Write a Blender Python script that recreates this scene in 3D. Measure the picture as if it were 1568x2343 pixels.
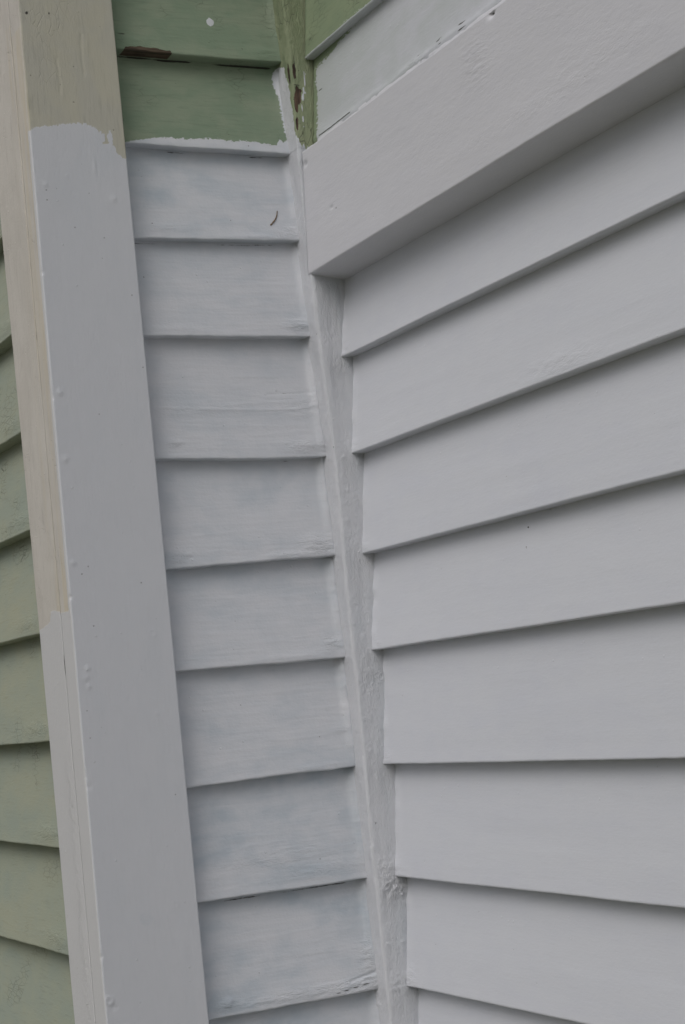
import bpy, math
import numpy as np
from mathutils import Matrix, Vector

sc = bpy.context.scene
for o in list(bpy.data.objects):
    bpy.data.objects.remove(o)
C = sc.collection

# ------------------------------------------------------------------ camera
yaw, pitch, roll = math.radians(27.0), math.radians(5.82), math.radians(-5.85)
f = Vector((-math.cos(yaw)*math.cos(pitch), math.sin(yaw)*math.cos(pitch), math.sin(pitch)))
r = f.cross(Vector((0, 0, 1))).normalized()
u = r.cross(f)
r2 = math.cos(roll)*r + math.sin(roll)*u
u2 = -math.sin(roll)*r + math.cos(roll)*u
cam = bpy.data.cameras.new('camera')
co = bpy.data.objects.new('camera', cam)
C.objects.link(co)
M = Matrix((r2, u2, -f)).transposed().to_4x4()
M.translation = (2.36261, -1.21139, 1.61217)
co.matrix_world = M
cam.sensor_fit = 'HORIZONTAL'
cam.sensor_width = 36.0
cam.lens = 36.0*4030/1568
cam.clip_start = 0.05
cam.clip_end = 2000
sc.camera = co

# ------------------------------------------------------------------ world, sun, exposure
SUN = Vector((0.46, -0.66, 0.88)).normalized()
elev = math.asin(SUN.z)
azim = math.atan2(SUN.x, SUN.y)
w = bpy.data.worlds.new('World')
sc.world = w
w.use_nodes = True
nt = w.node_tree
bg = nt.nodes['Background']
sky = nt.nodes.new('ShaderNodeTexSky')
sky.sky_type = 'NISHITA'
sky.sun_disc = False
sky.sun_elevation = elev
sky.sun_rotation = azim
sky.dust_density = 4.0
sky.air_density = 1.0
hs = nt.nodes.new('ShaderNodeHueSaturation')
hs.inputs['Saturation'].default_value = 0.34
nt.links.new(sky.outputs[0], hs.inputs['Color'])
# overcast: the zenith brighter than the horizon
tcw = nt.nodes.new('ShaderNodeTexCoord')
sxw = nt.nodes.new('ShaderNodeSeparateXYZ')
nt.links.new(tcw.outputs['Generated'], sxw.inputs[0])
mr = nt.nodes.new('ShaderNodeMapRange')
for k_, v_ in ((1, 0.0), (2, 1.0), (3, 0.6), (4, 2.6)): mr.inputs[k_].default_value = v_
nt.links.new(sxw.outputs['Z'], mr.inputs[0])
vm = nt.nodes.new('ShaderNodeVectorMath'); vm.operation = 'SCALE'
nt.links.new(hs.outputs[0], vm.inputs[0]); nt.links.new(mr.outputs[0], vm.inputs['Scale'])
nt.links.new(vm.outputs[0], bg.inputs['Color'])
bg.inputs['Strength'].default_value = 0.085
sl = bpy.data.lights.new('sun', 'SUN')
sl.energy = 1.10
sl.angle = math.radians(48)
sl.color = (1.0, 0.975, 0.965)
so = bpy.data.objects.new('sun', sl)
C.objects.link(so)
so.rotation_euler = (-SUN).to_track_quat('-Z', 'Y').to_euler()
vs = sc.view_settings
vs.view_transform = 'Standard'
vs.look = 'None'
vs.gamma = 1
vs.use_curve_mapping = False
vs.exposure = -0.70
sc.cycles.diffuse_bounces = 3
sc.cycles.max_bounces = 5

# ------------------------------------------------------------------ numpy noise
_rng = np.random.default_rng(11)
_tab = _rng.random((256, 256))
def vn(x, y, seed=0):
    x = np.asarray(x, float) + seed*17.31
    y = np.asarray(y, float) + seed*7.77
    x, y = np.broadcast_arrays(x, y)
    xi = np.floor(x).astype(int); yi = np.floor(y).astype(int)
    fx = x-xi; fy = y-yi
    fx = fx*fx*(3-2*fx); fy = fy*fy*(3-2*fy)
    g = lambda a, b: _tab[a & 255, b & 255]
    return ((g(xi, yi)*(1-fx)+g(xi+1, yi)*fx)*(1-fy)+(g(xi, yi+1)*(1-fx)+g(xi+1, yi+1)*fx)*fy)*2-1
def fb(x, y, seed=0, o=3):
    a = 0; k = 1.0; s = 0
    for i in range(o):
        a = a+vn(np.asarray(x)*2**i, np.asarray(y)*2**i, seed+i*3)*k; s += k; k *= .5
    return a/s
def gauss(S, T, s, t, rs, rt):
    return np.exp(-((S-s)/rs)**2-((T-t)/rt)**2)

# ------------------------------------------------------------------ mesh helpers
def link(o, parent=None):
    C.objects.link(o)
    if parent is not None:
        o.parent = parent
    return o
def empty(name, loc, label, cat, group=None):
    o = bpy.data.objects.new(name, None)
    o.location = loc
    o.empty_display_size = .1
    C.objects.link(o)
    o['label'] = label; o['category'] = cat; o['kind'] = 'thing'
    if group: o['group'] = group
    return o
def sweep(name, P, mat, parent=None, m1=None, m2=None, mat2=None, sel=None):
    """P: (ns, np, 3) closed loop profiles swept along the first axis; world coordinates."""
    ns, k, _ = P.shape
    V = P.reshape(-1, 3).copy()
    if parent is not None:
        V -= np.array(parent.location)
    i = np.arange(ns-1)[:, None]*k
    j = np.arange(k)[None, :]
    j2 = (j+1) % k
    F = np.stack([i+j, i+j2, i+k+j2, i+k+j], -1).reshape(-1, 4)
    # make sure the faces look outwards
    a = P[0]; cen = a.mean(0)
    d = P[1, 0]-P[0, 0]
    nrm = np.cross(a[1]-a[0], d)
    best = 0
    for q in range(k):
        e = np.cross(a[(q+1) % k]-a[q], d)
        best += e @ ((a[q]+a[(q+1) % k])/2-cen)
    flip = best < 0
    if flip: F = F[:, ::-1]
    cap0 = list(range(k)); cap1 = [(ns-1)*k+q for q in range(k)]
    if not flip: cap0 = cap0[::-1]
    else: cap1 = cap1[::-1]
    me = bpy.data.meshes.new(name)
    nf = len(F)
    me.vertices.add(len(V)); me.vertices.foreach_set('co', V.ravel())
    me.loops.add(nf*4+2*k)
    me.loops.foreach_set('vertex_index', np.concatenate([F.ravel(), cap0, cap1]).astype(np.int32))
    me.polygons.add(nf+2)
    me.polygons.foreach_set('loop_start', np.concatenate([np.arange(nf)*4, [nf*4, nf*4+k]]).astype(np.int32))
    me.update(calc_edges=True); me.validate()
    me.polygons.foreach_set('use_smooth', np.concatenate([np.ones(nf), [0, 0]]).astype(bool))
    for nm, m in (('mask', m1), ('mask2', m2)):
        at = me.color_attributes.new(nm, 'FLOAT_COLOR', 'POINT')
        c = np.zeros((len(V), 4), np.float32); c[:, 3] = 1
        if m is not None:
            for q in range(3): c[:, q] = np.broadcast_to(m[q], (ns, k)).ravel()
        elif nm == 'mask':
            c[:, 0] = 1
        at.data.foreach_set('color', c.ravel())
    me.materials.append(mat)
    if mat2 is not None:
        me.materials.append(mat2)
        me.polygons.foreach_set('material_index', np.concatenate([np.tile(sel.astype(np.int32), ns-1), [0, 0]]).astype(np.int32))
    me.update()
    return link(bpy.data.objects.new(name, me), parent)

# ------------------------------------------------------------------ materials
class NT:
    def __init__(s, name):
        s.m = bpy.data.materials.new(name); s.m.use_nodes = True
        s.t = s.m.node_tree; s.b = s.t.nodes['Principled BSDF']
    def n(s, typ, ins={}, **kw):
        nd = s.t.nodes.new(typ)
        for k, v in kw.items(): setattr(nd, k, v)
        for k, v in ins.items():
            if isinstance(v, bpy.types.NodeSocket): s.t.links.new(v, nd.inputs[k])
            else: nd.inputs[k].default_value = v
        return nd
    def math(s, op, a, b=0.0, c=None, clamp=False):
        ins = {0: a, 1: b}
        if c is not None: ins[2] = c
        return s.n('ShaderNodeMath', ins, operation=op, use_clamp=clamp).outputs[0]
    def mix(s, fac, a, b):
        nd = s.t.nodes.new('ShaderNodeMix'); nd.data_type = 'RGBA'
        for k, v in ((0, fac), (6, a), (7, b)):
            if isinstance(v, bpy.types.NodeSocket): s.t.links.new(v, nd.inputs[k])
            else: nd.inputs[k].default_value = (*v, 1) if isinstance(v, tuple) and len(v) == 3 else v
        return nd.outputs[2]
    def noise(s, vec, scale, detail=3, rough=.55, dist=0.0):
        return s.n('ShaderNodeTexNoise', {'Vector': vec, 'Scale': scale, 'Detail': detail, 'Roughness': rough, 'Distortion': dist}).outputs[0]
    def ss(s, v, lo, hi):
        return s.n('ShaderNodeMapRange', {0: v, 1: lo, 2: hi, 3: 0.0, 4: 1.0}, interpolation_type='SMOOTHSTEP').outputs[0]
    def mp(s, vec, sx, sy, sz):
        return s.n('ShaderNodeMapping', {'Vector': vec, 'Scale': (sx, sy, sz)}).outputs[0]

def paint(name, new, thin, old, old2, along='y', wood=(.070, .050, .034), bump=1.0, rough=.5, crack=.5, blot=.35, pits=.6, ragged=.22):
    T = NT(name)
    tc = T.n('ShaderNodeTexCoord').outputs['Object']
    # a = stretched along the grain, c = cross
    st = {'x': (1, 12, 12), 'y': (12, 1, 12), 'z': (12, 12, 1)}[along]
    gv = T.mp(tc, *st)
    st2 = {'x': (1, 3, 3), 'y': (3, 1, 3), 'z': (3, 3, 1)}[along]
    gv2 = T.mp(tc, *st2)
    sx = T.n('ShaderNodeSeparateColor', {0: T.n('ShaderNodeAttribute', attribute_name='mask').outputs['Color']}).outputs
    sy = T.n('ShaderNodeSeparateColor', {0: T.n('ShaderNodeAttribute', attribute_name='mask2').outputs['Color']}).outputs
    grain = T.noise(gv, 22, 2, .6, .4)
    streak = T.noise(gv2, 110, 2, .6)
    fine = T.noise(tc, 230, 2, .62)
    low = T.noise(gv2, 7, 3, .6, .6)
    low2 = T.noise(tc, 26, 3, .62)
    # new paint, thinner where the primer or old colour grins through
    bl = T.ss(low, .42, .72)
    bl2 = T.ss(low2, .38, .68)
    blf = T.math('MULTIPLY', T.math('MULTIPLY_ADD', bl, .6, T.math('MULTIPLY', bl2, .4)), blot)
    tf = T.math('ADD', blf, T.math('MULTIPLY', sy[1], T.math('MULTIPLY_ADD', bl2, .22, T.math('MULTIPLY_ADD', bl, .55, .32))), clamp=True)
    cn = T.mix(tf, new, thin)
    cn = T.mix(T.math('MULTIPLY', T.ss(grain, .55, .75), .10), cn, tuple(x*.80 for x in new))
    # old paint
    ov = T.mix(T.ss(T.math('MULTIPLY_ADD', low, .6, T.math('MULTIPLY', low2, .4)), .38, .62), old, old2)
    ov = T.mix(T.math('MULTIPLY', T.ss(grain, .52, .78), .28), ov, tuple(x*.55 for x in old))
    ov = T.mix(T.math('MULTIPLY', sy[2], T.math('MULTIPLY_ADD', grain, .9, .1), clamp=True), ov, (.56, .47, .27))
    # hairline cracks in the old paint
    vd = T.n('ShaderNodeTexVoronoi', {'Vector': T.mp(gv2, 1, 1, 1), 'Scale': 42.0, 'Randomness': 1.0}, feature='DISTANCE_TO_EDGE').outputs[0]
    ck = T.math('MULTIPLY', T.ss(vd, .035, .0), T.ss(T.noise(tc, 12, 1), .56, .66))
    ov = T.mix(T.math('MULTIPLY', ck, crack), ov, (.045, .045, .03))
    # coverage
    e = T.math('ADD', sx[0], T.math('MULTIPLY', T.math('SUBTRACT', streak, .5), ragged))
    e = T.math('ADD', e, T.math('MULTIPLY', T.math('SUBTRACT', fine, .5), ragged*.5))
    cov = T.ss(e, .485, .515)
    col = T.mix(cov, ov, cn)
    # bare wood
    wv = T.math('ADD', sx[1], T.math('MULTIPLY', T.math('SUBTRACT', streak, .5), .5))
    wf = T.ss(wv, .47, .53)
    wc = T.mix(T.ss(grain, .35, .65), tuple(x*.45 for x in wood), tuple(x*1.5 for x in wood))
    col = T.mix(wf, col, wc)
    # little pits, insects' dirt
    vp = T.n('ShaderNodeTexVoronoi', {'Vector': tc, 'Scale': 34.0}, feature='F1')
    sel = T.ss(T.n('ShaderNodeSeparateColor', {0: vp.outputs['Color']}).outputs[0], .86, .88)
    pit = T.math('MULTIPLY', T.ss(vp.outputs['Distance'], .050, .022), sel)
    col = T.mix(T.math('MULTIPLY', pit, pits), col, (.06, .06, .05))
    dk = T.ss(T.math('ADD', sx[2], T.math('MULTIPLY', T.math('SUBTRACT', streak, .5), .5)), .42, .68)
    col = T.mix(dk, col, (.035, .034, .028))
    T.t.links.new(col, T.b.inputs['Base Color'])
    rr = T.math('MULTIPLY_ADD', T.math('SUBTRACT', 1.0, cov), .22, T.math('MULTIPLY_ADD', low2, .16, rough-.08))
    T.t.links.new(rr, T.b.inputs['Roughness'])
    T.b.inputs['Specular IOR Level'].default_value = .38
    # bump
    h = T.math('MULTIPLY', streak, .34)
    h = T.math('MULTIPLY_ADD', grain, .30, h)
    h = T.math('MULTIPLY_ADD', fine, .40, h)
    h = T.math('MULTIPLY_ADD', cov, .30, h)
    h = T.math('MULTIPLY_ADD', ck, T.math('MULTIPLY', T.math('SUBTRACT', 1.0, cov), -.7), h)
    h = T.math('MULTIPLY_ADD', wf, -1.4, h)
    h = T.math('MULTIPLY_ADD', pit, -1.0, h)
    rg = T.noise(gv2, 75, 3, .68, 1.2)
    h = T.math('MULTIPLY_ADD', sy[0], T.math('MULTIPLY', rg, 4.0), h)
    # raised specks of dried paint
    vq = T.n('ShaderNodeTexVoronoi', {'Vector': tc, 'Scale': 55.0}, feature='F1')
    sel2 = T.ss(T.n('ShaderNodeSeparateColor', {0: vq.outputs['Color']}).outputs[1], .72, .76)
    h = T.math('MULTIPLY_ADD', T.math('MULTIPLY', T.ss(vq.outputs['Distance'], .11, .03), sel2), .9, h)
    b = T.n('ShaderNodeBump', {'Height': h, 'Strength': 0.55*bump, 'Distance': .0011})
    T.t.links.new(b.outputs[0], T.b.inputs['Normal'])
    return T.m

WHITE = (.595, .606, .642)
BLUE = (.445, .492, .545)
MINT = (.485, .515, .52)
GREEN = (.205, .275, .175)
GREEN2 = (.275, .325, .21)
M_mid = paint('paint_return_wall', WHITE, BLUE, (.198, .262, .185), (.24, .29, .21), 'y', bump=1.1, crack=.35, blot=.4)
M_left = paint('paint_left_wall', WHITE, BLUE, (.305, .345, .288), (.335, .362, .285), 'x', bump=1.2, crack=.5, rough=.6)
M_right = paint('paint_right_wall', (.617, .631, .672), (.575, .592, .652), GREEN, GREEN2, 'x', bump=.60, blot=.4, pits=.2, rough=.44)
M_upper = paint('paint_upper_wall', MINT, (.555, .568, .605), (.22, .275, .175), (.25, .30, .19), 'x', bump=1.0, pits=.3, ragged=.55, blot=.5)
M_trim = paint('paint_trim', (.624, .625, .66), (.583, .588, .635), GREEN, GREEN2, 'x', bump=.75, blot=.45, pits=.15)
M_postw = paint('paint_corner_wide', (.552, .564, .60), (.505, .53, .572), (.43, .42, .365), (.45, .435, .36), 'z', bump=.85, crack=.06, pits=.5, blot=.35, ragged=.26)
M_postn = paint('paint_corner_narrow', (.60, .60, .61), (.62, .62, .63), (.56, .53, .485), (.60, .57, .525), 'z', bump=1.1, crack=.12, pits=.7, blot=.3, ragged=.12)
M_strip = paint('paint_corner_strip', (.60, .61, .645), (.515, .545, .583), (.20, .245, .145), (.28, .315, .20), 'z', wood=(.075, .046, .032), bump=1.35, crack=.7, ragged=.3)

def plain(name, col, col2, scale, rough=.9, bump=.5, dist=.01):
    T = NT(name)
    tc = T.n('ShaderNodeTexCoord').outputs['Object']
    n = T.noise(tc, scale, 6, .65)
    T.t.links.new(T.mix(T.ss(n, .35, .65), col, col2), T.b.inputs['Base Color'])
    T.b.inputs['Roughness'].default_value = rough
    b = T.n('ShaderNodeBump', {'Height': n, 'Strength': bump, 'Distance': dist})
    T.t.links.new(b.outputs[0], T.b.inputs['Normal'])
    return T.m
M_ground = plain('lawn_ground', (.13, .135, .08), (.23, .22, .17), 3.0)
M_back = plain('dark_timber', (.03, .025, .02), (.05, .04, .03), 30)
M_twig = plain('dry_twig', (.20, .13, .06), (.11, .07, .035), 300, .8, .6, .0005)

# ------------------------------------------------------------------ a bevelled weatherboard
def board(parent, axis, s0, s1, zb0, zb1, zt, nb, ntp, mat, seed, ds=.0025, dt=.0018, wob=.0008, rgh=None, m1f=None, m2f=None,
          dispf=None, label=None, back=.006, lx=.0, end0=None):
    """axis 'x': runs along x, faces -y (plane value given as y). axis 'y': runs along y, faces +x."""
    S = np.linspace(s0, s1, max(3, int((s1-s0)/ds)))
    zb = (zb0+zb1)/2
    H = zt-zb
    nt_ = max(6, int(H/dt))
    sg = 1 if axis == 'y' else -1            # outward sign
    slope = (ntp-nb)/H
    t = np.concatenate([np.linspace(H+.022, H, 3)[:-1], np.linspace(H, .0035, nt_)])
    n = nb+slope*t
    rr = .0022
    a = np.radians([20, 45, 70])
    # rounded arris
    t = np.concatenate([t, rr*(1-np.sin(a))+0*a]); n = np.concatenate([n, nb-sg*rr*(1-np.cos(a))])
    nbk = ntp-sg*back
    tu = np.array([.15, .45, .75, 1.0])
    t = np.concatenate([t, -.0006*tu]); n = np.concatenate([n, (nb-sg*rr)+(nbk-(nb-sg*rr))*tu])
    t = np.concatenate([t, [H*.5, H+.022]]); n = np.concatenate([n, [nbk-sg*.001, nbk-sg*.002]])
    nf = 2+nt_+3                      # samples on face and arris
    SS, TT = np.meshgrid(S, t, indexing='ij')
    NN = np.broadcast_to(n, SS.shape).copy()
    zl = zb0+(zb1-zb0)*(SS-s0)/(s1-s0)
    wfac = np.clip(1-TT/(H*.5), 0, 1)
    zl = zl+(fb(SS*5, seed*3.1, seed, 3)*wob*1.5+fb(SS*45, seed*1.7, seed+5, 3)*wob*.55)*wfac
    Z = zl+TT
    face = np.zeros(SS.shape); face[:, :nf] = 1
    edge = np.ones(len(t)); edge[:2] = 0
    d = fb(SS*3.0, Z*9, seed+20, 3)*.0007 + fb(SS*16, Z*70, seed+30, 3)*.00012
    rough_amt = np.zeros(SS.shape)
    if rgh:
        for (rs, rz, ra, rb, am) in rgh:
            rough_amt += gauss(SS, Z, rs, rz, ra, rb)*am
        ridg = 1-np.abs(fb(SS*38+fb(SS*20, Z*60, seed+2)*.7, Z*150, seed+40, 3))*2
        d = d+rough_amt*(ridg*.0009+fb(SS*90, Z*220, seed+50, 2)*.0005)
    if dispf is not None:
        d = d+dispf(SS, Z)
    NN = NN+sg*d*face*edge[None, :]
    m1 = [np.ones(SS.shape), np.zeros(SS.shape), np.zeros(SS.shape)]
    m2 = [np.clip(rough_amt, 0, 1.2), np.zeros(SS.shape), np.zeros(SS.shape)]
    if m1f is not None: m1 = m1f(SS, Z, TT, m1)
    if m2f is not None: m2 = m2f(SS, Z, TT, m2)
    if end0 is not None:
        SS = SS.copy(); k = np.clip(1-(SS-s0)/.02, 0, 1)
        SS = SS+k*(end0(Z)-s0)
    P = np.stack([NN, SS, Z] if axis == 'y' else [SS, NN, Z], -1)
    o = sweep('weatherboard', P, mat, parent, m1, m2)
    if label: o['label'] = label
    return o
def cover(d):      # signed distance in metres -> coverage field
    return np.clip(.5+d/.04, 0, 1)

# ------------------------------------------------------------------ ground
gm = bpy.data.meshes.new('ground')
gm.from_pydata([(-200, -200, 0), (200, -200, 0), (200, 200, 0), (-200, 200, 0)], [], [(0, 1, 2, 3)])
gm.materials.append(M_ground)
g = link(bpy.data.objects.new('ground', gm)); g['kind'] = 'structure'

def slab(name, x0, x1, y0, y1, z0, z1, mat, parent):
    P = np.array([[(x0, y0, z), (x1, y0, z), (x1, y1, z), (x0, y1, z)] for z in (z0, (z0+z1)/2, z1)], float)
    return sweep(name, P, mat, parent)

# ------------------------------------------------------------------ right wall
RW = empty('weatherboard_wall', (.03, .04, .55), 'white weatherboard wall to the right of the inside corner, crossed by the thick trim board', 'wall')
slab('backing_board', .02, 1.6, .052, .07, .62, 3.05, M_back, RW)
lapR = [2.2365, 2.1155, 1.9665, 1.8145, 1.6695, 1.5005, 1.3365, 1.1775, 1.022, .866, .71]
tilt = [0, -.001, .002, .002, .003, 0, -.004, 0, 0, 0, 0]
xR = 1.55
def r_round(seed):
    # caulk gathered where the board meets the strip
    def fn(S, Z):
        return gauss(S, Z*0, .032, 0, .007, 1)*(.0014+.0018*vn(Z*60, seed, seed))+fb(S*2.2, Z*40, 620+seed, 3)*.00030
    return fn
for i in range(1, len(lapR)):
    zb = lapR[i]; zt = lapR[i-1]
    rg = [(.035, zb+.008, .02, .012, .8)]
    if i == 2: rg.append((.60, zb+.018, .075, .014, .9))
    if i == 7: rg.append((.035, zb+.012, .015, .02, 1.2))
    marks = {1: [(.3459, 2.1487)], 4: [(.4605, 1.7981), (.4573, 1.7726)]}.get(i, [])
    def m2f(S, Z, TT, m, i=i):
        m[1] = np.clip(.12+.12*math.sin(i*2.7)+.16*fb(S*1.5, Z*22, 600+i, 3), 0, 1)
        return m
    def m1f(S, Z, TT, m, marks=marks, i=i, top_=zt if i > 1 else 2.235):
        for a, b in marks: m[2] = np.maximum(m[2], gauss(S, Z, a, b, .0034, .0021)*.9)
        m[2] = np.maximum(m[2], np.exp(-((Z-top_+.0012+.0006*vn(S*30, 2, i))/.0013)**2)*np.clip(.30+.45*fb(S*7, i, 660+i, 3), 0, .8))  # broken dirt line in the lap crease, with crease shadow painted into the colour
        return m
    vis = i < 9
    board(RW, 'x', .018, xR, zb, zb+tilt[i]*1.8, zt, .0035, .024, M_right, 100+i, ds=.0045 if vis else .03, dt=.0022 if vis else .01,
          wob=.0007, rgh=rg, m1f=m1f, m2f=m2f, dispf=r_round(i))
# boards above the trim
def up1(S, Z, TT, m):
    d = Z*0+1
    # old green left beside the strip and ragged under the lap above
    d = np.minimum(.020, S-.044+.004*vn(Z*30, 3, 9))
    d = np.minimum(d, 2.584-.017-Z+.004*vn(S*22, 1, 4)+np.clip(S-.05, 0, .25)*.11)
    m[0] = cover(d)
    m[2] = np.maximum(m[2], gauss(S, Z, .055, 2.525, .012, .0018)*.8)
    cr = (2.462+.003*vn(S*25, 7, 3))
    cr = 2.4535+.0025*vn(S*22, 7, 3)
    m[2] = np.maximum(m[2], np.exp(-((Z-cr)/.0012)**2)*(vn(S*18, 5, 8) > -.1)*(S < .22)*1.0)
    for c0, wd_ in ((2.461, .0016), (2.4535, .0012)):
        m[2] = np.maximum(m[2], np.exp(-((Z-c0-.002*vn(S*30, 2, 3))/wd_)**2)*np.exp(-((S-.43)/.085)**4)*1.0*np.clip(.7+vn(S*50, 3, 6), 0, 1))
    return m
def up1b(S, Z, TT, m):
    m[1] = np.clip((S-.03)*4, 0, 1.3)*np.clip(.8+fb(S*6, Z*25, 640, 3), 0, 1)
    return m
end_gap = lambda Z: .0318+.0008*vn(Z*70, 2, 6)
board(RW, 'x', .0318, xR, 2.440, 2.438, 2.5815, -.009, .006, M_upper, 131, ds=.003, dt=.002, wob=.0005,
      rgh=[(.05, 2.46, .02, .012, .8), (.36, 2.455, .05, .006, 1.0)], m1f=up1, m2f=up1b, end0=end_gap, dispf=lambda S, Z: .0012*np.exp(-((Z-2.4535-.003*vn(S*22, 7, 3))/.005)**2)*(1+fb(S*50, Z*50, 645, 2)),
      label='pale thinly primed weatherboard just above the trim board, old green showing at its edges')
def up0(S, Z, TT, m):
    d = np.minimum(2.5825+.0015*vn(S*40, 1, 2)-Z, .02)      # only the lower edge has caught grey paint
    m[0] = cover(d+.0008)
    m[0] = np.where(TT < .0015, 1.0, m[0])
    for a, b, sa, sb in ((.052, 2.607, .010, .004), (.046, 2.600, .006, .003)):
        m[2] = np.maximum(m[2], gauss(S, Z, a, b, sa, sb)*.6)
    return m
for k, (zb, zt) in enumerate([(2.5815, 2.735), (2.735, 2.89), (2.89, 3.04)]):
    board(RW, 'x', .0318, xR, zb, zb, zt, -.009, .008, M_upper, 140+k, ds=.004, dt=.003, wob=.0008, rgh=[(.05, 2.61, .02, .01, .8)],
          m1f=up0 if k == 0 else (lambda S, Z, TT, m: [m[0]*0, m[1], m[2]]), end0=end_gap,
          label='old green weatherboard at the top of the wall' if k == 0 else None)

# ------------------------------------------------------------------ return wall (between the two corners)
MW = empty('weatherboard_wall', (0, -.24, .55), 'narrow wall of short boards between corner post and corner strip, green above, white below', 'wall')
slab('backing_board', -.05, -.036, -.43, .02, .62, 3.0, M_back, MW)
lapM = [(2.742, 2.742), (2.5886, 2.5867), (2.4442, 2.4406), (2.2993, 2.3028), (2.1546, 2.1527), (1.9738, 1.9674), (1.8106, 1.8157),
        (1.6647, 1.6645), (1.4994, 1.5007), (1.339, 1.337), (1.1772, 1.1764), (1.022, 1.022), (.866, .866), (.71, .71)]
lapM.insert(0, (2.895, 2.895))
thinM = {3: .6, 4: .7, 5: .35, 6: .3, 7: .45, 8: .45, 9: .45, 10: 1.05, 11: 1.35, 12: 1.0}
roughM = {
    2: [(-.27, 2.60, .03, .01, .5), (-.06, 2.60, .02, .008, .7)],
    4: [(-.045, 2.318, .03, .008, .8), (-.25, 2.318, .05, .006, .5), (-.09, 2.308, .05, .004, .5)],
    5: [(-.052, 2.172, .022, .010, 1.1), (-.24, 2.165, .05, .005, .4)],
    6: [(-.21, 2.045, .12, .010, .35), (-.05, 2.047, .04, .02, .5), (-.052, 1.985, .045, .010, 1.2), (-.268, 1.995, .012, .006, .9)],
    7: [(-.052, 1.836, .028, .013, 1.3), (-.279, 1.828, .02, .010, 1.1), (-.1, 1.822, .04, .006, .6)],
    8: [(-.047, 1.688, .014, .013, 1.0), (-.10, 1.672, .05, .005, .5)],
    9: [(-.045, 1.56, .012, .008, .5), (-.10, 1.508, .05, .005, .4)],
    10: [(-.166, 1.385, .10, .014, .45), (-.1, 1.36, .08, .010, .5)],
    11: [(-.038, 1.224, .016, .026, 1.2), (-.055, 1.185, .05, .009, 1.2), (-.16, 1.19, .12, .009, .8), (-.268, 1.196, .014, .006, 1.0)],
}
bnd = np.array([(-.3100, 2.4440), (-.3019, 2.4464), (-.2789, 2.4506), (-.2649, 2.4540), (-.2439, 2.4565), (-.2264, 2.4581), (-.2161, 2.4566), (-.1950, 2.4570), (-.1628, 2.4601), (-.1381, 2.4573), (-.1090, 2.4595), (-.0801, 2.4569), (-.0621, 2.4536), (-.0544, 2.4561), (-.0483, 2.4647), (-.0428, 2.4609), (-.0335, 2.4641), (0, 2.465)])
smr = np.array([(2.4, -.034), (2.4626, -.0352), (2.4730, -.0370), (2.4903, -.0381), (2.5112, -.0389), (2.5321, -.0388), (2.5493, -.0422), (2.5667, -.0440), (2.580, -.0391), (2.5845, -.030), (2.7, -.030)])
def mid_masks(i):
    def fn(S, Z, TT, m):
        if i < 3:
            m[0] = m[0]*0
        if i == 2:
            # splash of white paint, chipped lower edge
            sp = .0062-np.hypot((S+.1432)*1.05, (Z-2.6460)*.9)
            m[0] = cover(sp*2.5)
            top = np.interp(S, [-.292, -.2891, -.2798, -.262, -.2454, -.23, -.2164, -.212], [2.580, 2.5930, 2.5948, 2.5940, 2.5943, 2.5925, 2.5915, 2.580])
            dd = top+.0012*vn(S*120, 3, 3)-Z
            m[1] = np.where(TT < .02, np.clip(.5+dd/.006, 0, 1), 0)*(S < -.208)*(S > -.294)
            m[2] = np.maximum(m[2], gauss(S, Z, -.292, 2.614, .014, .0016)*.8)
        if i == 3:
            d = np.interp(S, bnd[:, 0], bnd[:, 1])-.0005-Z
            d = np.maximum(d, (S-np.interp(Z, smr[:, 0], smr[:, 1])))
            m[0] = cover(d)
        if i == 4:
            pass
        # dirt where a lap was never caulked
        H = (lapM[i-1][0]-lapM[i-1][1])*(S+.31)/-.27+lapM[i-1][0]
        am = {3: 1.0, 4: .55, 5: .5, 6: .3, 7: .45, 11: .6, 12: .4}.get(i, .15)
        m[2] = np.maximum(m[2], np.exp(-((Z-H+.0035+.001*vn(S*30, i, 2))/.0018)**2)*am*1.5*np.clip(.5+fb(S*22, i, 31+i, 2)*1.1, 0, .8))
        for q in range(5):
            a_, b_ = _rng.uniform(-.29, -.05), _rng.uniform(.02, .13)
            m[2] = np.maximum(m[2], gauss(S, Z, a_, lapM[i][0]+b_, .0016, .0014)*_rng.uniform(.5, .85))
        if i == 6:
            m[2] = np.maximum(m[2], gauss(S, Z, -.065, 2.0675, .035, .0009)*.75)
        if i == 11:
            m[2] = np.maximum(m[2], np.exp(-((Z-(1.1845+(S+.07)*.12))/.0009)**2)*(abs(S+.07) < .03)*.8)
            m[2] = np.maximum(m[2], np.exp(-((Z-(1.1985+(S+.05)*.2))/.0011)**2)*(abs(S+.05) < .022)*.45)
        return m
    return fn
def mid_m2(i):
    def fn(S, Z, TT, m):
        m[1] = thinM.get(i, 0)*np.clip(.62+.9*fb(S*7, Z*30, i*7, 3), 0, 1.2)
        return m
    return fn
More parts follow.
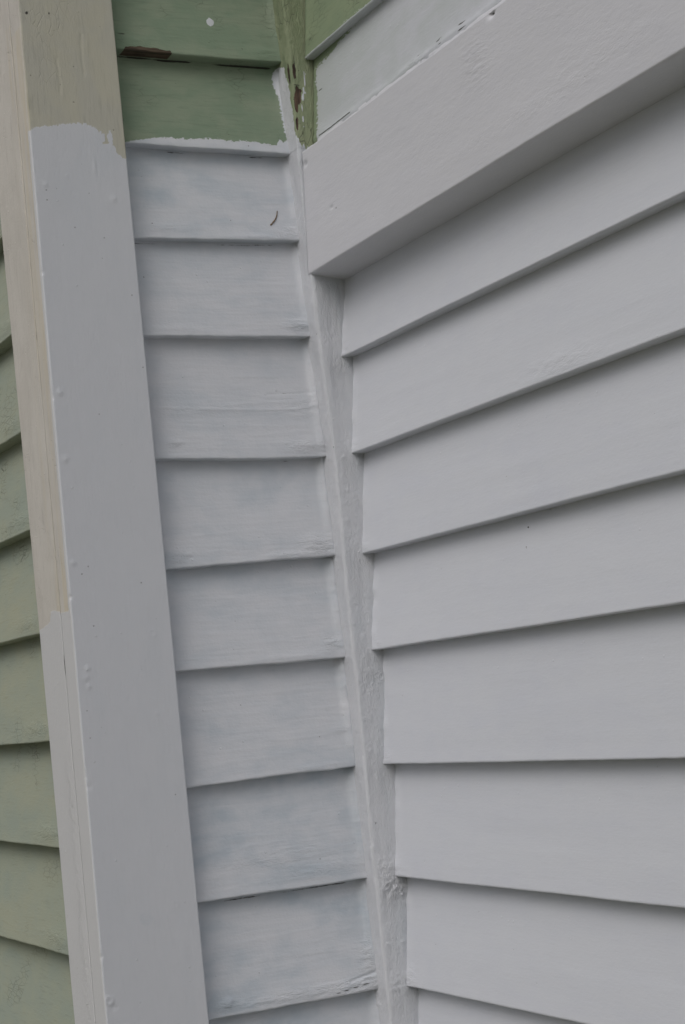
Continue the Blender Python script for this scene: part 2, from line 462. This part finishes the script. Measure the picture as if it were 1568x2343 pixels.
def mid_disp(i):
    def fn(S, Z):
        # built-up paint at the strip and a sag beside the post
        up = np.clip((Z-lapM[i][1])/.15, 0, 1)
        q = gauss(S, Z*0, -.030, 0, .008, 1)*(.0010+.009*up+.0011*vn(Z*45, i, i)+.0004*vn(Z*160, i, 2))
        q = q+gauss(S, Z*0, -.300, 0, .006, 1)*.0008
        if i == 6:
            q = q+np.exp(-((Z-2.0455-.002*np.sin(S*14)-(S+.2)*-.015)/.0011)**2)*(S < -.06)*.0007
            q = q-np.exp(-((Z-2.0668-(S+.08)*.012)/.0010)**2)*(S > -.11)*.0007
        if i == 11:
            q = q+gauss(S, Z, -.268, 1.196, .006, .006)*.0022-gauss(S, Z, -.268, 1.196, .0025, .0025)*.0012
            q = q-np.exp(-((Z-(1.1985+(S+.05)*.2))/.0018)**2)*(abs(S+.05) < .025)*.0018
        q = q+fb(S*3, Z*45, 500+i, 3)*.00020+(1-np.abs(fb(S*10, Z*160, 520+i, 2))*3).clip(0, 1)*.00022
        if i == 5:
            q = q+gauss(S, Z, -.045, 2.170, .022, .0035)*.0014
        if i == 9:
            q = q+gauss(S, Z, -.30, 1.50, .01, .012)*.0012
        return q
    return fn
xmL = {2: .024, 3: .022}
for i in range(1, len(lapM)):
    zb0, zb1 = lapM[i]; zt = sum(lapM[i-1])/2
    vis = i in range(2, 13)
    lb = {2: 'green weatherboard with a splash of white paint and a chipped bare wood edge',
          3: 'green weatherboard with fresh white paint brushed along its lower edge'}.get(i)
    nb = {2: .000, 3: .000, 4: .0015}.get(i, .0036)
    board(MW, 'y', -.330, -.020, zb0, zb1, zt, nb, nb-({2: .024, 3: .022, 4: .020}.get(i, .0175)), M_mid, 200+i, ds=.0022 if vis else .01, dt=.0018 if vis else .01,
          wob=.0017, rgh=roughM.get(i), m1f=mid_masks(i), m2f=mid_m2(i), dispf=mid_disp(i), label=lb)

# ------------------------------------------------------------------ left wall
LW = empty('weatherboard_wall', (-.45, -.40, .55), 'old green weatherboard wall receding behind the left side of the corner post', 'wall')
slab('backing_board', -1.4, -.10, -.38, -.36, .62, 3.0, M_back, LW)
lapL = [2.98, 2.82, 2.665, 2.51, 2.357, 2.203, 2.0505, 1.9005, 1.744, 1.583, 1.4275, 1.271, 1.115, .96, .80]
for i in range(1, len(lapL)):
    zb = lapL[i]
    rg = [(-.24, zb+.02, .08, .012, .8)]
    board(LW, 'x', -1.35, -.10, zb, zb+.0005, lapL[i-1], -.436, -.412, M_left, 300+i, ds=.0035, dt=.003, wob=.0010, rgh=rg,
          m1f=lambda S, Z, TT, m: [m[0]*0, m[1], m[2]],
          m2f=lambda S, Z, TT, m: [m[0], m[1], .25*np.clip(fb(S*4, Z*14, 5, 2)+.2, 0, 1)])

# ------------------------------------------------------------------ corner post: two boards
CP = empty('corner_post', (-.03, -.40, .55), 'square corner post with old beige paint above a ragged line of grey white paint', 'corner post')
Zp = np.arange(.60, 3.02, .0022)
pb = np.array([(-.4589, 2.4447), (-.4497, 2.4478), (-.4462, 2.4518), (-.4267, 2.4542), (-.4104, 2.4564), (-.4069, 2.4585), (-.3937, 2.4605), (-.3740, 2.4617), (-.3643, 2.4603), (-.3580, 2.4567), (-.3484, 2.4527), (-.3383, 2.4539), (-.3300, 2.4508), (-.3287, 2.4354), (-.3276, 2.4257), (-.3187, 2.4143), (-.3100, 2.4100)])
YA, JX = -.4548, -.0222
a = np.radians([15, 35, 55, 75])
rr = .0030
# wide face board, profile from the joint, round the arris, along the face, back
xs = [JX+.0004]+list(np.linspace(JX+.004, .026-rr, 14)); ys = [YA]*15
xs += list(.026-rr+rr*np.sin(a)); ys += list(YA+rr-rr*np.cos(a))
yf = np.linspace(YA+rr, -.3120, 74)
xs += [.026]*len(yf); ys += list(yf)
xs += list(.026-.002+.002*np.cos(a)); ys += list(-.3120+.002*np.sin(a))
xs += [.010, -.015, -.015, JX+.0004]; ys += [-.3098, -.3098, -.430, -.430]
xs = np.array(xs); ys = np.array(ys); K = len(xs)
ZZ, _ = np.meshgrid(Zp, xs, indexing='ij')
X = np.broadcast_to(xs, ZZ.shape).copy(); Y = np.broadcast_to(ys, ZZ.shape).copy()
isf = (np.arange(K) >= 15) & (np.arange(K) < 19+74+4)
isn = np.arange(K) < 19
lean = (1.9-ZZ)*.0037                       # the right edge of the board leans a little
Y = Y+lean*np.clip((Y-YA)/.145, 0, 1)
d = fb(Y*9, ZZ*3, 61, 3)*.0007+fb(Y*60, ZZ*22, 62, 3)*.00020+fb(Y*150, ZZ*70, 63, 2)*.00008
for q in range(60):
    a_, b_ = _rng.uniform(-.45, -.315), _rng.uniform(1.1, 2.7)
    d = d+gauss(Y, ZZ, a_, b_, _rng.uniform(.0015, .003), _rng.uniform(.0015, .004))*_rng.uniform(-.4, .6)*.001
dots = [(-.3387, 1.7222, .0048, .0006), (-.3409, 1.3450, .0046, .0005), (-.4497, 1.5199, .004, -.0012), (-.4434, 2.0677, .004, .0016), (-.4435, 1.9735, .004, .0012),
        (-.4458, 1.8276, .004, .0014), (-.4382, 1.6803, .0040, .0012), (-.4410, 1.668, .004, .0012), (-.4384, 1.655, .0035, .0012), (-.4381, 2.3677, .003, .0012), (-.3380, 2.3503, .004, .0012), (-.448, 1.2322, .005, .0013), (-.441, 1.222, .004, -.0012), (-.3425, 1.61, .003, .0010)]
for (py, pz, pr_, pa) in dots:
    rad = np.hypot(Y-py, ZZ-pz)
    if pr_ > .0044: d = d+pa*np.exp(-((rad-pr_)/.0015)**2)
    else: d = d+pa*np.exp(-(rad/pr_)**2)
d = d+gauss(Y, ZZ, -.3620, 2.398, .0022, .012)*.0012-gauss(Y, ZZ, -.3585, 2.398, .0018, .012)*.0006
for yy_, z0, z1 in ((-.404, 2.500, 2.560), (-.3655, 2.530, 2.600)):
    d = d-np.exp(-((Y-yy_-.0015*vn(ZZ*60, 1, 3))/.0018)**2)*np.clip((ZZ-z0)*150, 0, 1)*np.clip((z1-ZZ)*150, 0, 1)*.0011
X = X+d*isf*.7
chip = np.zeros_like(X)
for z_, h_ in ((2.62, .004), (1.535, .016), (2.24, .003), (2.06, .006), (1.29, .004), (1.78, .004)):
    chip += np.exp(-((ZZ-z_)/h_)**2)*(.5+.5*vn(ZZ*300, 1, 4))
near = np.exp(-((X-.026)**2+(Y-YA)**2)/.0035**2)
Y = Y+(near*chip*.0016+fb(ZZ*55, 1, 71, 3)*.0004*near+fb(ZZ*4, 2, 72, 2)*.0006*isn)
X = X-near*chip*.0012
df = np.interp(Y, pb[:, 0], pb[:, 1])-ZZ
df = df-.014*gauss(Y, ZZ, -.336, 2.433, .018, .014)*(1+1.6*fb(Y*160, ZZ*160, 66, 3))+.002*fb(Y*140, ZZ*30, 67, 3)+.0012*vn(Y*420, ZZ*40, 68)
dn = np.maximum(1.762-ZZ, np.minimum(X-.0175+.0015*vn(ZZ*25, 3, 5), 2.447-ZZ))
cov = cover(np.where(isn[None, :] & (Y < YA+.0015), dn, df))
dk = np.exp(-((X-JX)/.0012)**2)*isn*np.clip(-.12+1.2*fb(ZZ*16, 1, 77, 3)+(ZZ < 2.2)*.15, 0, 1)
for q in ((-.4107, 2.6228, .0025), (-.4440, 2.6205, .004), (-.385, 2.4925, .0025), (-.4375, 2.3600, .002), (-.3745, 2.357, .002)):
    dk = np.maximum(dk, gauss(Y, ZZ, q[0], q[1], q[2], q[2])*.8*isf)
dk = np.maximum(dk, .70*(np.exp(-((Y+.404-.0015*vn(ZZ*60, 1, 3))/.0012)**2)*(ZZ > 2.515)*(ZZ < 2.55)*(vn(ZZ*120, 2, 1) > -.1)))
thin = .9*gauss(Y, ZZ, -.345, 2.42, .03, .03)
thin = np.maximum(thin, (np.hypot(Y+.3852, (ZZ-1.3324)) < .0095)*.8)
yel = .65*isn*np.clip((X+.028)/.02, 0, 1)*np.clip(.3+fb(X*90, ZZ*5, 12, 2), 0, 1)*(ZZ < 2.6)
sweep('corner_board', np.stack([X, Y, ZZ], -1), M_postw, CP, [cov, X*0, dk], [X*0+.12*isn, thin, yel], M_postn, np.arange(K) < 16)['label'] = 'wide front corner board, beige at the top and grey white below'
# narrow side board
def edge_x(z): return np.interp(z, [.6, 1.185, 1.583, 1.838, 2.366, 3.0], [-.103, -.119, -.127, -.134, -.152, -.172])
k1 = 34
sx_ = np.linspace(0, 1, k1)
ZZ, SX = np.meshgrid(Zp, sx_, indexing='ij')
ex = edge_x(ZZ)
X1 = ex+(JX-.0002-ex)*SX
Y1 = YA+np.where(SX < .001, .0015, 0)+fb(X1*25, ZZ*3, 81, 3)*.0004+fb(ZZ*5, 2, 72, 2)*.0006
X1 = X1+(SX < .05)*fb(ZZ*40, 1, 83, 3)*.0007
Xb = np.stack([ZZ[:, 0]*0+JX-.0002, edge_x(Zp)+.0005], 1); Yb = np.full_like(Xb, -.395)
XX = np.concatenate([X1, Xb], 1); YY = np.concatenate([Y1, Yb], 1); ZA = np.concatenate([ZZ, ZZ[:, :2]], 1)
nbd = np.array([(-.15, 1.746), (-.1176, 1.7470), (-.0860, 1.7510), (-.0700, 1.7560), (-.0676, 1.7682), (-.050, 1.7685), (-.0139, 1.7630), (.03, 1.763)])
dn = np.interp(XX, nbd[:, 0], nbd[:, 1])-ZA
dk = np.exp(-((XX-JX)/.0012)**2)*np.clip(-.12+1.2*fb(ZA*16, 1, 77, 3)+(ZA < 2.2)*.2, 0, 1)
lump = gauss(XX, ZA*0, -.047, 0, .012, 1)*np.clip(fb(ZA*14, 3, 15, 2)+.35, 0, 1)*(ZA < 1.6)
Yv = fb(XX*260, ZA*90, 91, 2)*.0009*lump
YY = YY-Yv
yel = .65*np.clip((XX+.060)/.03, 0, 1)*np.clip(.3+fb(XX*90, ZA*5, 12, 2), 0, 1)*(ZA < 2.62)
sweep('corner_board', np.stack([XX, YY, ZA], -1), M_postn, CP, [cover(dn), XX*0, dk], [.22*np.ones_like(XX)+lump*.6, XX*0, yel])['label'] = 'narrow cream side corner board with yellowed streaks, fresh white at the bottom'

# ------------------------------------------------------------------ strip in the inside corner
Zs = np.arange(.62, 3.0, .0022)
def strip_y(z): return np.interp(z, [1.1, 1.34, 1.6, 1.96, 2.1, 2.22, 2.44, 2.58, 2.68, 2.9], [-.0308, -.0306, -.0300, -.0289, -.0325, -.0340, -.0345, -.0335, -.0345, -.035])
fx = np.linspace(-.018, .0250, 20)
a = np.radians([20, 45, 70])
px = list(fx)+list(.0250+.005*np.sin(a))+[.030]*22+[.010, -.018]
py = [0]*20+list(.005-.005*np.cos(a))+list(np.linspace(.005, .064, 22))+[.064, .064]
px = np.array(px); py = np.array(py); K = len(px)
ZZ, _ = np.meshgrid(Zs, px, indexing='ij')
X = np.broadcast_to(px, ZZ.shape).copy(); Yr = np.broadcast_to(py, ZZ.shape).copy()
light = (np.arange(K) < 22)[None, :]; darkf = ((np.arange(K) >= 21) & (np.arange(K) < 45))[None, :]
Y = Yr+strip_y(ZZ)
Y = Y-light*(fb(ZZ*6, X*20, 51, 3)*.0030+fb(ZZ*40, X*60, 52, 3)*.0009+np.clip(fb(ZZ*110, X*120, 55, 2)-.3, 0, 1)*.0012)
# fillet of paint and filler against the boards
Y = Y-light*np.clip((.010-X)/.02, 0, 1)**1.3*(.001+.002*fb(ZZ*9, 3, 57, 3))
X = X+darkf*(fb(ZZ*6, Yr*40, 53, 3)*.0016+fb(ZZ*45, Yr*110, 54, 3)*.0006+np.clip(fb(ZZ*100, Yr*160, 48, 2)-.38, 0, 1)*.0014)
lump = np.zeros_like(X)
for z_, h_, am in ((1.345, .020, .7), (1.318, .018, 1.0), (1.18, .014, .6), (1.24, .012, .3), (1.63, .02, .35), (2.10, .012, .4), (1.52, .02, .3)):
    lump += np.exp(-((ZZ-z_)/h_)**2)*am
lump *= np.clip((Yr-.004)/.008, 0, 1)
X = X+darkf*lump*np.clip(.2+fb(ZZ*230, Yr*260, 56, 3)*1.3, -.3, 1.2)*.0020
X = X+darkf*gauss(Yr, ZZ, .040, 2.16, .0025, .022)*.0016
# green remains above the trim, split and flaking
Ys = Y
wob = .0018*fb(ZZ*45, Yr*60, 58, 3)
covd = np.where(darkf, np.minimum(2.452-ZZ-(Yr-.004)*1.2+.010*vn(Yr*420, ZZ*30, 5), .02), 0)
lineL = np.interp(ZZ, [2.40, 2.45, 2.47, 2.515, 2.55, 2.575, 2.59], [.040, .031, .024, .019, .014, .009, -.03])
covl = lineL-X+wob*2
cv = np.where(light, np.where(ZZ < 2.455, .02, np.where(ZZ > 2.588, -.02, covl)), covd)
# flecks of white paint on the green face
for (q, z_, rs, rt) in ((.0205, 2.548, .0016, .014), (.0165, 2.526, .0022, .009), (.0125, 2.505, .0014, .008), (.0115, 2.470, .0016, .007), (.0130, 2.488, .0012, .006), (.022, 2.56, .0012, .006)):
    cv = np.where(darkf, np.maximum(cv, (gauss(Yr, ZZ, q+.0015+.0012*vn(ZZ*90, 1, 3), z_, rs, rt*1.5)-.52+.5*fb(Yr*300, ZZ*110, 44, 3))*.02), cv)
wd = np.zeros_like(X)
for (q, z_, rs, rt) in ((.0065, 2.562, .0020, .012), (.0085, 2.524, .0042, .013), (.0045, 2.508, .0022, .012), (.0038, 2.480, .0016, .010), (.013, 2.532, .003, .003)):
    wd = np.maximum(wd, (gauss(Yr, ZZ, q+.001*vn(ZZ*120, 2, 5), z_, rs*1.5, rt*1.3)+.35*fb(Yr*280, ZZ*130, 45, 3))*darkf*(gauss(Yr, ZZ, q, z_, rs*2.4, rt*2) > .1))
wd = np.maximum(wd, gauss(X, ZZ, .021, 2.560, .004, .022)*.85*light)
dkm = np.maximum(0, gauss(Yr, ZZ, .0085+(2.54-ZZ)*.1, 2.541, .012, .0014)*.8*darkf)
dkm = np.maximum(dkm, np.exp(-((Yr-.008-.0014*vn(ZZ*30, 1, 4))/.0009)**2)*(ZZ > 2.565)*(ZZ < 2.60)*.7)
dkm = np.maximum(dkm, np.exp(-((X+.0060-.0015*vn(ZZ*30, 1, 4))/.0012)**2)*(ZZ > 2.585)*light*.6)
dkm = np.maximum(dkm, np.exp(-((Yr-.0250)/.0012)**2)*(ZZ > 2.45)*(ZZ < 2.583)*.4)
split = np.clip(1-np.abs(fb(Yr*230, ZZ*7, 46, 2))*14, 0, 1)*(ZZ > 2.45)*darkf
dkm = np.maximum(dkm, split*.5*np.clip(.5+fb(ZZ*12, Yr*60, 47, 2)*2, 0, 1))
ra = np.where(ZZ > 2.44, .8, .45)+lump*.8
X = X-darkf*wd*.0012
th = np.clip(.25+.6*fb(ZZ*7, Yr*40, 59, 2), 0, .8)*darkf
CS = sweep('corner_strip', np.stack([X, Y, ZZ], -1), M_strip, None, [cover(cv), wd, dkm], [ra, th, X*0])
CS['label'] = 'thin square strip in the inside corner, flaking green at the top and lumpy white below'
CS['category'] = 'corner strip'; CS['kind'] = 'thing'

# ------------------------------------------------------------------ projecting trim board
TB = empty('trim_board', (.6, -.01, 2.24), 'thick white horizontal trim board projecting from the right hand wall with a shaded underside', 'trim board')
S = np.arange(0, 1.52, .0035)
zf = np.linspace(2.4285, 2.2455, 92)
a = np.radians([20, 45, 70]); rr = .0030
pz = [2.4293]+list(zf)+list(2.2430+rr*(1-np.sin(a)))+[2.2427, 2.2414, 2.2400, 2.2384, 2.2368, 2.2352, 2.2350, 2.4293]
pyy = [-.0345]+[-.036]*92+list(-.036+rr*(1-np.cos(a)))+[-.0315, -.024, -.014, -.004, .008, .022, .045, .045]
pz = np.array(pz); pyy = np.array(pyy); K = len(pz)
SS, ZT = np.meshgrid(S, pz, indexing='ij')
YT = np.broadcast_to(pyy, SS.shape).copy()
fr = (np.arange(K) < 97)[None, :]; frf = ((np.arange(K) >= 1) & (np.arange(K) < 96))[None, :]
X0 = np.interp(ZT, [2.235, 2.243, 2.4293], [.0216, .0216, .0440])
XT = SS+X0*(1-np.clip(SS/.3, 0, 1))+.03*np.clip(SS/.3, 0, 1)*0
XT = X0+SS*(1.55-X0)/1.52
bow = fb(XT*2.2, 1, 401, 2)*.0022*np.clip((2.35-ZT)/.1, 0, 1)
ZD = ZT+bow+fb(XT*30, 2, 402, 3)*.0005*np.exp(-((ZT-2.243)/.01)**2)+fb(XT*20, 2, 404, 3)*.0010*np.exp(-((ZT-2.429)/.008)**2)
dd = fb(XT*4, ZT*8, 403, 3)*.0009+fb(XT*22, ZT*90, 405, 3)*.00016
RG = [(.55, 2.385, .035, .035, 1.0), (.72, 2.40, .10, .05, .45), (.80, 2.30, .12, .04, .45), (.40, 2.35, .15, .07, .25), (.12, 2.33, .08, .05, .3), (.60, 2.28, .2, .015, .4)]
ra = sum(gauss(XT, ZT, *q[:4])*q[4] for q in RG)
dd = dd+gauss(XT, ZT, .55, 2.385, .030, .035)*(.5+.5*fb(XT*60, ZT*60, 408, 2))*np.sin(ZT*820+fb(XT*30, ZT*30, 407, 2)*5)*.00035
dd = dd+ra*(1-np.abs(fb(XT*40, ZT*110, 406, 3))*2)*.0004
for (x_, z_, r_, am) in ((.0096+.04, 2.4085, .004, -.0030), (.597, 2.425, .0045, -.0045), (.0907+.03, 2.32, .002, -.002)):
    dd = dd+gauss(XT, ZT, x_, z_, r_*1.6, r_)*am
YT = YT-dd*frf
m = np.zeros_like(XT)
for (x_, z_, r_) in ((.135, 2.315, .0022), (.597, 2.4255, .0028), (.05, 2.408, .0016)):
    m = np.maximum(m, gauss(XT, ZT, x_, z_, r_*1.5, r_)*.75)
for (x_, y_) in ((.815, -.010), (.75, .004), (.16, .006)):
    m = np.maximum(m, gauss(XT, YT, x_, y_, .004, .003)*(~frf)*.8)
sweep('board', np.stack([XT, YT, ZD], -1), M_trim, TB, [XT*0+1, XT*0, m], [np.clip(ra, 0, 1)*.6, XT*0, XT*0])
# bead of filler along its top edge, broken away in places
S = np.arange(0, 1.50, .003)
pz = np.array([2.4262, 2.4290, 2.4330, 2.4385, 2.4425, 2.4465, 2.4500, 2.4520, 2.44, 2.4262]); pyy = np.array([-.0345, -.0345, -.0220, -.0120, -.0108, -.0100, -.0094, -.004, .006, .006])
K = len(pz)
SS, ZT = np.meshgrid(S, pz, indexing='ij')
YT = np.broadcast_to(pyy, SS.shape).copy()
XT = .0475+SS
fr = np.arange(K) < 7
brk = np.clip(fb(SS*9, 1, 421, 3)*2.5, 0, 1)+np.exp(-((XT-.43)/.075)**4)*1.2
brk = np.clip(brk, 0, 1.2)
YT = YT+fr*(fb(XT*35, ZT*120, 422, 3)*.0010+brk*np.array([0, 0, .001, .002, .0022, .0016, .001, 0, 0, 0])*(.6+.5*vn(XT*160, ZT*50, 4)))
ZD = ZT+fr*fb(XT*40, 3, 423, 3)*.0016
dm = np.clip(brk, 0, 1)*np.array([0, 0, .1, .62, .5, .6, .2, 0, 0, 0])*np.clip(.5+vn(XT*45, ZT*300, 7)*.9, 0, 1)*np.exp(-((XT-.43)/.08)**4)
sweep('filler_bead', np.stack([XT, YT, ZD], -1), M_trim, TB, [XT*0+1, XT*0, dm], [XT*0+.5, XT*0, XT*0])

# ------------------------------------------------------------------ twig stuck to a board
def twig(name, pts, r0, r1, parent=None):
    pts = np.array(pts, float); n = 14
    tt = np.linspace(0, len(pts)-1, n)
    c = np.stack([np.interp(tt, range(len(pts)), pts[:, q]) for q in range(3)], 1)
    c[1:-1] += (c[:-2]+c[2:]-2*c[1:-1])*.5
    an = np.linspace(0, 2*math.pi, 9)[:-1]
    P = np.zeros((n, 8, 3))
    for q in range(n):
        d_ = c[min(q+1, n-1)]-c[max(q-1, 0)]; d_ /= np.linalg.norm(d_)
        e1 = np.cross(d_, [1, 0, 0]); e1 /= np.linalg.norm(e1); e2 = np.cross(d_, e1)
        rad = (r0+(r1-r0)*q/(n-1))*(1+.15*math.sin(q*2.3))
        P[q] = c[q]+rad*(np.cos(an)[:, None]*e1+np.sin(an)[:, None]*e2)
    return sweep(name, P, M_twig, parent)
tw = twig('twig', [(-.0020, -.0790, 2.3269), (-.0022, -.0735, 2.3322), (-.0028, -.0680, 2.3385), (-.0036, -.0655, 2.3450), (-.0045, -.0640, 2.3510)], .0011, .0005)
tw['label'] = 'tiny dry brown twig stuck to a white weatherboard left of the corner strip'
tw['category'] = 'twig'; tw['kind'] = 'thing'
